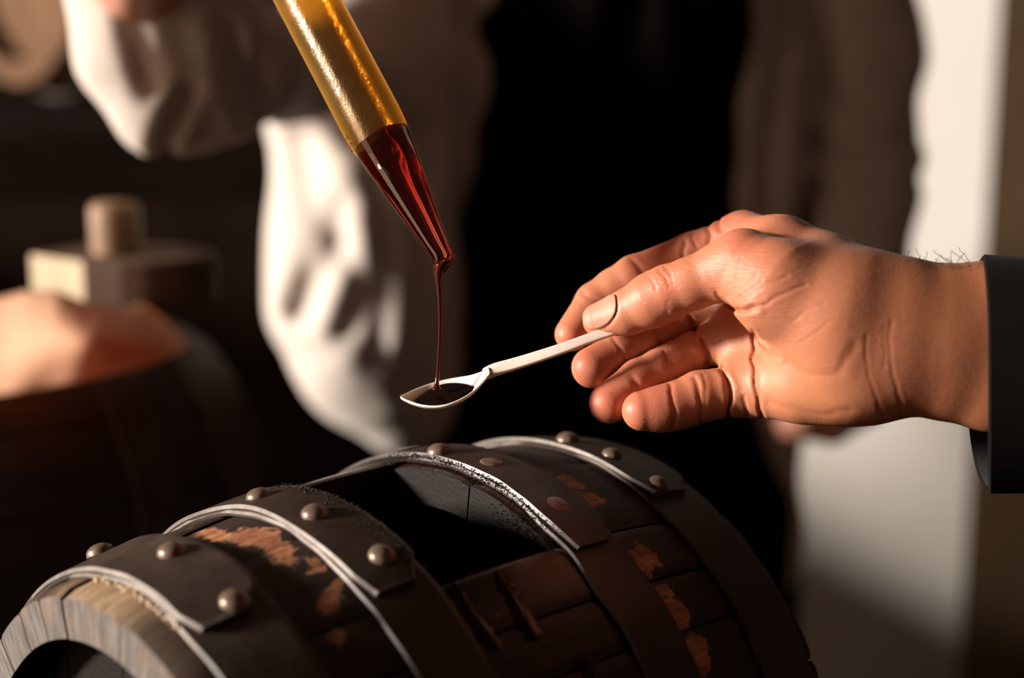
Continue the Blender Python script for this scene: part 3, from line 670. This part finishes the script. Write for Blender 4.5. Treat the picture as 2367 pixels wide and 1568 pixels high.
def grooves(p, d, key, xy, px_mm):
    out = np.zeros(len(p))
    near = np.abs(d) < (3.2 if key != 'between' else 2.0)
    if not near.any(): return out
    sub = xy[near]; g = np.zeros(near.sum())
    for pl, wd, dp in CRE.get(key, []):
        e = polyd(sub, pl) / px_mm[near]; fl = (0 if key == 'between' else .5) * np.exp(-((e - 2.2 * wd) / (1.3 * wd)) ** 2)
        g += CS * dp * (np.exp(-(e / wd) ** 2) - .28 * fl)
    out[near] = g; return out
def hand_sdf(p):
    xy = topx(p); pm = F / (D0 - p[:, 2])
    xy = xy + 5.0 * np.stack([fnoise(p * .16, 21, 3), fnoise(p * .16, 22, 3)], 1)
    palm = None
    for k in ('fore_up', 'fore_lo', 'fore_mid', 'heel', 'idx_meta', 'mid_meta', 'rng_meta', 'pnk_meta'):
        e = chain(p, G[k], 4.0); palm = e if palm is None else smin(palm, e, 9.0)
    palm = smin(palm, chain(p, G['thenar'], 5.0), 11.0)
    front = p[:, 2] > -12
    palm = palm + np.where(front, grooves(p, palm, 'palm', xy, pm), 0)
    res = palm
    for k, ch in FING.items():
        e = chain(p, ch, 2.2)
        if k == 'thumb':
            q = nail_q(p); e = e + .38 * np.exp(-((q - 1.05) / .09) ** 2) + .35 * (q < 1.0)
        gf = grooves(p, e, k, xy, pm)
        b_ = smin(palm, e, 2.5 if k in ('middle', 'ring', 'pinky') else 6.0) + gf
        res = smin(res, b_, .4)
    fr_ = (p[:, 2] > -34) & (p[:, 2] < 14)
    return res + np.where(fr_, grooves(p, res, 'between', xy, pm), 0)
lo = np.array([0.0, -45, -48]); lo[0] = K(1262, 800, -26)[0] - 2; 
Pv, Pf = surfnet(hand_sdf, (lo[0], -42, -50), (212, 56, 54), 0.62)
xy = topx(Pv); front = Pv[:, 2]
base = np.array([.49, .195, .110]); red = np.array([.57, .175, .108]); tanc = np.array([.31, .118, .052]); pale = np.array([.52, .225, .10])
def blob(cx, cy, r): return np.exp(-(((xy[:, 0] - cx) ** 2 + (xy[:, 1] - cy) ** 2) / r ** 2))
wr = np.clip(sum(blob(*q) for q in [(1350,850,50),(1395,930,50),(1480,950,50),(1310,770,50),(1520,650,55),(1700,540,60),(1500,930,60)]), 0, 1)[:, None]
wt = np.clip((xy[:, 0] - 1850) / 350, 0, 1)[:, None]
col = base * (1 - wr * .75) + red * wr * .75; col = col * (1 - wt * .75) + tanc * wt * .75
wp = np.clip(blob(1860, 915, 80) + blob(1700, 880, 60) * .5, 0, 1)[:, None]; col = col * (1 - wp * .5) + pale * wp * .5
for pl, wd, am in [([(2085,795),(2160,800),(2215,838),(2275,852)], 9, .22), ([(1985,820),(2060,835)], 12, .15), ([(2200,800),(2270,815)], 8, .12), ([(2010,700),(2040,740)], 9, .12)]:
    g = (am * np.exp(-(polyd(xy, pl) / wd) ** 2) * (front > 8))[:, None]; col = col * (1 - g) + np.array([.22, .15, .13]) * g
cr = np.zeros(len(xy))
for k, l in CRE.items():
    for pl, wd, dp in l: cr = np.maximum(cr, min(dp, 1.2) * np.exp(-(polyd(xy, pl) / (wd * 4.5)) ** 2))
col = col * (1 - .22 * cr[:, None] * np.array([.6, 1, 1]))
wrist = c2w(K(2290, 800, 24))
PF = empty('person', tuple(wrist), 'person in dark jacket reaching in from the right with a spoon in the fingertips', 'person')
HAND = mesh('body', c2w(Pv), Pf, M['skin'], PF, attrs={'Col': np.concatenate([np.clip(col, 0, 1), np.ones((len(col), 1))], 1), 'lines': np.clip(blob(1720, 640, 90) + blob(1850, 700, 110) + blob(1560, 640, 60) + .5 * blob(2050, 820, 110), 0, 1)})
tag(HAND, 'bare right hand and wrist, palm turned to the viewer')
def nail_sdf(p):
    e = chain(p, FING['thumb'], 2.2); q = nail_q(p)
    sh = np.maximum(e - .42, -(e + 1.0)); return np.maximum(sh, (q - 1.0) * 4.5)
Nv, Nf = surfnet(nail_sdf, ncen - 11, ncen + 11, .3)
tag(mesh('thumbnail', c2w(Nv), Nf, M['nail'], HAND), 'pink thumbnail')
# fine hairs on the wrist
cu = bpy.data.curves.new('arm_hair', 'CURVE'); cu.dimensions = '3D'; cu.bevel_depth = .00009; cu.bevel_resolution = 0
for i in range(80):
    px = rng.uniform(2080, 2270); z = rng.uniform(14, 34); yb = 613 + abs(z - 24) * 1.2
    s = cu.splines.new('POLY'); s.points.add(5); p = K(px, yb + 6, z); dr = np.array([rng.uniform(-.9, .5), rng.uniform(.25, .9), rng.uniform(-.4, .4)]); ln = rng.uniform(4, 11)
    for j in range(6):
        q = p + dr * ln * j / 5 + np.array([rng.uniform(-.25, .25) * j * .5, -.05 * j * j, 0])
        s.points[j].co = (*(c2w(q) - wrist), 1)
cu.materials.append(M['hair']); ho = bpy.data.objects.new('arm_hair', cu); COL.objects.link(ho); ho.parent = PF; ho['kind'] = 'stuff'
# jacket sleeve: open tube, near edge further right than the far edge
def sleeve(off):
    rows = []; T = np.linspace(0, 2 * np.pi, 72, endpoint=False)
    for k, u in enumerate(np.linspace(0, 1, 30)):
        ring = []
        for x in T:
            cz = math.cos(x); cy = math.sin(x)          # cz: +1 near, cy: +1 top
            xx = 0
            zc = 18; hz = 38 - off; hy = 44.5 - off
            z = zc + hz * cz
            ycen = K(2300, 866, 20)[1] - 2 * u
            y = ycen + hy * cy * (1 + .02 * math.sin(9 * u + 2 * x)) - (2.5 * u * cz)
            rimx = K(2290 if cz > 0 else 2290 + 52 * cz, 800, z)[0]
            rimx += -2.2 * max(cy, 0) ** 3
            fold = .8 * math.sin(3 * x + 11 * u) * min(1, u * 5)
            ring.append((rimx + u * 190 + (1.3 * math.sin(u * 30) * 0), y + fold * cy, z + fold * cz))
        rows.append(ring)
    return np.array(rows)
A, B = sleeve(0), sleeve(2.4)
b = MB(); b.grid(c2w(A), cv=True); b.grid(c2w(np.concatenate([A[:1], A[:1] * .5 + B[:1] * .5 + np.array([-.9, 0, 0]), B[:1]]))[::-1], cv=True)
SL = b.build('jacket_sleeve', M['jacket'], PF); tag(SL, 'black knit jacket sleeve')
b = MB(); b.grid(c2w(B)[:, ::-1], cv=True); tag(b.build('sleeve_lining', M['lining'], SL), 'blue grey inside of the sleeve')

# ================================================================== person behind
def CD(*l): return [(KD(px, py, d), r) for px, py, d, r in l]
ARM_R = CD((935,-230,1480,74),(870,-50,1440,76),(838,300,1400,76),(838,600,1380,79),(865,780,1382,74),(915,900,1392,52),(935,950,1398,36))
FORE_R = CD((840,120,1390,62),(760,160,1300,40),(690,165,1200,32),(570,140,1080,36),(470,190,1000,38),(430,60,980,46),(330,-40,960,44))
CUFF = CD((290,20,960,29),(300,130,960,27),(345,275,960,20),(430,265,980,20))
ARM_L = CD((1900,-230,1545,72),(1968,100,1550,66),(1955,360,1540,64),(1985,470,1520,50),(1960,620,1490,50),(1965,820,1440,39),(1990,905,1415,32))
TORSO = [CD((1180,-170,1520,105),(1150,300,1520,105),(1170,900,1530,100),(1180,1250,1530,105)), CD((1600,-170,1520,105),(1640,300,1520,92),(1620,900,1530,92),(1620,1250,1530,100))]
FOLD = [([(700,330),(740,520),(690,700)], 26, 9), ([(790,480),(770,600),(700,720)], 22, 12), ([(800,560),(830,650),(800,760)], 22, 10), ([(880,420),(900,600),(870,800)], 26, 9), ([(960,300),(975,600),(960,900)], 22, 9),
        ([(430,210),(380,330)], 16, 7), ([(520,60),(570,250)], 18, 10), ([(300,40),(350,200)], 18, 5), ([(620,120),(600,260)], 18, 6),
        ([(1810,0),(1790,300),(1770,520)], 22, 12), ([(1900,60),(1930,200)], 25, 7), ([(1880,330),(1990,345),(2090,330)], 22, 9), ([(1880,430),(2000,400),(2110,405)], 20, 7), ([(1870,200),(1865,400),(1860,560)], 22, 10), ([(1960,220),(2080,170)], 26, 6), ([(960,-50),(985,200),(1000,400)], 20, 6)]
def shirt_sdf(p):
    t_ = smin(chain(p, TORSO[0], 40), chain(p, TORSO[1], 40), 120)
    ar = smin(chain(p, ARM_R, 25), chain(p, FORE_R, 22), 40); ar = smin(ar, chain(p, CUFF, 18), 28)
    al = chain(p, ARM_L, 25)
    xy = topx(p); d = smin(smin(t_, ar, 22), al, 14)
    near = np.abs(d) < 45; s2 = xy[near]; pm = (F / (D0 - p[:, 2]))[near]; g = np.zeros(near.sum())
    for pl, wd, dp in FOLD:
        e = polyd(s2, pl); wd = wd * 1.35; dp = dp * .8; g += dp * np.exp(-(e / wd) ** 2) - .35 * dp * np.exp(-((e - 2 * wd) / (1.2 * wd)) ** 2)
    g += 2.5 * fnoise(p[near] * .022, 3, 3)
    d = d.copy(); d[near] += g * (p[near][:, 2] > -930)
    return d
def wc(x, y, z): return w2c(np.array([x, y, z]))
hipL, hipR = wc(-.03, 1.50, .93), wc(.20, 1.50, .93)
LEGS = [[(hipL, 95), (wc(-.05, 1.48, .52), 72), (wc(-.06, 1.52, .06), 55)], [(hipR, 92), (wc(.22, 1.48, .52), 72), (wc(.23, 1.52, .06), 55)]]
def trouser_sdf(p): return smin(chain(p, LEGS[0], 20), chain(p, LEGS[1], 20), 40)
hd = wc(.09, 1.50, 1.87)
def hand_pts(w, wr, pal, tips, rp=17, rf=8.5):
    out = [[(w, wr), (pal, rp)]]
    for tp, kn in tips: out.append([(pal, rp * .7), (kn, rf), (tp, rf * .85)])
    return out
HL = []
pl_ = KD(1925, 966, 1395)
HL.append([(KD(1985, 860, 1415), 27), (KD(1975, 930, 1405), 24), (pl_, 22)])
for k in range(4): HL.append([(pl_ + np.array([0, 8 - 6 * k, 0.0]), 13), (KD(1860, 950 + 14 * k, 1375 + 4 * k), 9.5), (KD(1812 + 6 * k, 964 + 12 * k, 1385), 8)])
HL.append([(KD(1960, 920, 1390), 13), (KD(1880, 900, 1370), 10), (KD(1830, 905, 1365), 8.5)])
HR = []
gp = w2c(TW + AXW * .27); wr_ = KD(300, -60, 940)
pr = gp + np.array([-30, -8, -42])
HR.append([(KD(370, 20, 975), 26), (KD(318, -55, 925), 27), (KD(330, -150, 830), 25), (pr, 23)])
for k in range(4):
    bq = gp + axu * (22 - 15 * k); HR.append([(pr + axu * (20 - 14 * k) * .8, 14), (bq + np.array([-20, 0, 6]), 9), (bq + np.array([2, 4, 21]), 8.5), (bq + np.array([19, 4, 4]), 7.5)])
HR.append([(pr + np.array([6, 12, -6]), 13), (gp + axu * 20 + np.array([14, 6, -22]), 10), (gp + axu * 34 + np.array([20, 4, -2]), 8.5)])
def body_sdf(p):
    d = smin(chain(p, [(a, r - 14) for a, r in TORSO[0]], 40), chain(p, [(a, r - 14) for a, r in TORSO[1]], 40), 110)
    d = smin(d, chain(p, [(a, max(r - 14, 26)) for a, r in ARM_L[:-1]] + [(KD(1985, 870, 1415), 26)], 20), 20)
    d = smin(d, chain(p, [(a, r - 16) for a, r in ARM_R], 20), 20); d = smin(d, chain(p, [(a, max(r - 14, 18)) for a, r in FORE_R[:-1]], 18), 24)
    for l in HL + HR: d = smin(d, chain(p, l, 6), 9 if len(l) == 3 else 14)
    d = smin(d, chain(p, [(wc(.09, 1.53, 1.50), 70), (wc(.09, 1.52, 1.76), 56)], 10), 50)
    d = smin(d, ellip(p, hd, (78, 115, 98)), 25); d = smin(d, ellip(p, hd + np.array([0, -8, 96]), (14, 24, 20)), 12)
    for s in (-1, 1): d = smin(d, ellip(p, hd + np.array([78 * s, 0, -8]), (9, 30, 18)), 6)
    for l in LEGS: d = smin(d, chain(p, [(a, r - 16) for a, r in l], 20), 40)
    return d
def bounds(*chs, pad=30):
    a = np.array([q for c in chs for q, r in c]); r = np.array([r for c in chs for q, r in c])[:, None]; return (a - r).min(0) - pad, (a + r).max(0) + pad
PB = empty('person', (0.09, 1.5, 0.0), 'person in light shirt and black apron pouring from the pipette behind the barrel', 'person')
lo, hi = bounds(ARM_R, FORE_R, CUFF, ARM_L, *TORSO); v, f = surfnet(shirt_sdf, lo, hi, 5.0)
tag(mesh('shirt', c2w(v), f, M['shirt'], PB), 'light cotton shirt with loose sleeves')
lo, hi = bounds(*LEGS, pad=20); v, f = surfnet(trouser_sdf, lo, hi, 8.0); mesh('trousers', c2w(v), f, M['trouser'], PB)
lo, hi = bounds(ARM_R, FORE_R, ARM_L, *TORSO, *LEGS, *HR, *HL, [(hd, 130)]); v, f = surfnet(body_sdf, lo, hi, 6.0)
bc_ = np.tile(np.array([.62, .30, .21, 1.0]), (len(v), 1)); mesh('body', c2w(v), f, M['skin'], PB, attrs={'Col': bc_})
# apron: curved sheet wrapped over the front of the shirt
AP = [(-260, 1180, 1640), (-120, 1112, 1750), (0, 1085, 1765), (60, 1042, 1768), (150, 1017, 1768), (300, 1010, 1750), (500, 1026, 1722), (700, 1015, 1716), (900, 985, 1735), (1050, 965, 1775), (1160, 955, 1835), (1250, 952, 1832), (1450, 955, 1815), (1700, 960, 1805), (1980, 965, 1800)]
rows = []; ys = np.array([a[0] for a in AP], float)
for y in np.linspace(-260, 1980, 60):
    l = np.interp(y, ys, [a[1] for a in AP]); r = np.interp(y, ys, [a[2] for a in AP]); row = []
    for u in np.linspace(-1, 1, 48):
        d = 1383 + 52 * abs(u) ** 3.0 + 3.0 * math.sin(u * 7 + y * .004) + 2 * math.sin(u * 15 - y * .006)
        row.append(KD(l + (r - l) * (u + 1) / 2, y, d))
    rows.append(row)
R = np.array(rows); b = MB(); b.grid(c2w(R)[::-1]); o = b.build('apron', M['apron'], PB); tag(o, 'black apron')
s_ = o.modifiers.new('solid', 'SOLIDIFY'); s_.thickness = .003

# ================================================================== things behind on the left
A0 = PW(190, 603, 1080); zb = PW(190, 718, 1080)[2]; zt = A0[2]
plan = np.array([(0, 0), (.030, -.004), (.055, -.003), (.076, .006), (.090, .022), (.096, .042), (.088, .062), (.066, .076), (.030, .080), (-.020, .083), (-.052, .034)])
plan = plan * np.array([.9, .95]); cor = [plan[0]] ; body_ = plan[1:-1]
for _ in range(2): body_ = np.concatenate([[body_[0]], np.concatenate([np.stack([.75 * a_ + .25 * b__, .25 * a_ + .75 * b__]) for a_, b__ in zip(body_[:-1], body_[1:])]), [body_[-1]]])
plan = np.concatenate([plan[:1], body_, plan[-1:]])[::-1]; lp = A0[:2] + plan
LID = empty('wooden_cover', (A0[0] + .02, A0[1] + .04, zb), 'thick wooden barrel cover with round peg handle on the rear barrel', 'cover')
n = len(lp); v = [(x, y, zb) for x, y in lp] + [(x, y, zt) for x, y in lp]
fs = [tuple(range(n - 1, -1, -1)) , tuple(range(n, 2 * n))] + [(i, (i + 1) % n, n + (i + 1) % n, n + i) for i in range(n)]
o = mesh('board', v, [f[::-1] for f in fs], M['lid'], LID, smooth=False); o.data.materials.append(M['lidend'])
[setattr(q, 'material_index', 1) for q in o.data.polygons if q.normal.x < -.3]; bevel(o, .003)  # faces turned left take the paler, sunlit colour
def lathe_z(prf, c, n=32): return np.array([[(c[0] + r * math.cos(x), c[1] + r * math.sin(x), z) for x in np.linspace(0, 2 * np.pi, n, endpoint=False)] for r, z in prf])
pc = A0[:2] + np.array([.015, .036]); zp = zt + .036
b = MB(); b.grid(lathe_z([(.0172, zt - .004), (.0178, zt + .002), (.0178, zp - .005), (.0165, zp - .0015), (.0145, zp), (.0001, zp)], pc)[::-1], cv=True); b.build('peg', M['peg'], LID)
F2 = Frame((A0[0] - .085, A0[1] - .03, zb - .131 * 1.32 - .002), 52, 0, 1.32)
B2 = barrel(F2, 'dark wooden barrel behind on the left with a white cloth on it', list(np.arange(-170, 190, 18.0))[:20], None, None,
            [(-.13, -.10, None, []), (-.075, -.05, None, []), (.045, .07, None, []), (.095, .12, None, [])], False)
# cloth over the near shoulder of that barrel
TOPC = [(-160, 720), (0, 690), (60, 673), (130, 673), (200, 700), (260, 712), (330, 706), (375, 735), (420, 780), (434, 800)]
BOTC = [(-160, 935), (0, 915), (100, 900), (200, 880), (330, 850), (420, 815), (434, 803)]
rows = []
for px in np.linspace(-160, 434, 60):
    y0 = np.interp(px, *zip(*TOPC)); y1 = np.interp(px, *zip(*BOTC)); row = []
    for v_ in np.linspace(0, 1, 30):
        hump = math.exp(-((px - 190) / 170) ** 2) * math.exp(-((v_ - .35) / .45) ** 2)
        d = 1055 - 85 * math.sin(v_ * 1.5) - 60 * hump + 1.2 * math.sin(px * .045 + 3 * v_) * v_ + max(0, px - 250) * .12
        row.append(PW(px, y0 + (y1 - y0) * v_, d))
    rows.append(row)
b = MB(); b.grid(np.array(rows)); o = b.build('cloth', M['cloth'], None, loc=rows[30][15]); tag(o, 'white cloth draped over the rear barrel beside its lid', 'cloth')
s_ = o.modifiers.new('solid', 'SOLIDIFY'); s_.thickness = .0004
# stand below the rear barrel
rk2 = empty('barrel_rack', (F2.C[0], F2.C[1], 0), 'dark timber rack below the rear barrel on the left', 'rack')
bz2 = F2.C[2] - .176; ah2 = np.array([F2.a[0], F2.a[1], 0]); sh2 = np.cross([0, 0, 1.0], ah2)
for s in (-.12, .10):
    c0 = np.array([F2.C[0], F2.C[1], 0]) + ah2 * s
    orient_box('cross_beam', c0 + [0, 0, bz2 - .03], sh2, (.2, .02, .03), M['rack'], rk2)
    for q in (-1, 1): orient_box('leg', c0 + sh2 * .17 * q + [0, 0, (bz2 - .06) / 2], ah2, (.022, .022, (bz2 - .06) / 2), M['rack'], rk2)
# barrel on the shelf at the upper left, far behind
hd3 = PW(10, -225, 1900); F3 = Frame(hd3 + np.array([.75, .66, 0]) * .152 * 2.0, 48.6, 0, 2.0); zc3 = hd3[2] - .131 * 2.0 - .01
sv = dict(M)
for k in ('wood', 'end', 'inner'): M[k] = sv['tanwood']
B3 = barrel(F3, 'tan wooden barrel on the shelf at the upper left far behind', list(np.arange(-170, 190, 20.0))[:18], None, None, [(-.13, -.10, None, []), (.09, .12, None, [])], False)
M.update(sv)
b = MB(); b.box((-2.15, F3.C[1] - .30, zc3 - .08), (F3.C[0] + .30, F3.C[1] + .32, zc3)); o = bevel(b.build('shelf', M['shelfm'], None, smooth=False, loc=(F3.C[0], F3.C[1], zc3 - .08)), .004); tag(o, 'dark timber shelf below the tan barrel', 'shelf')
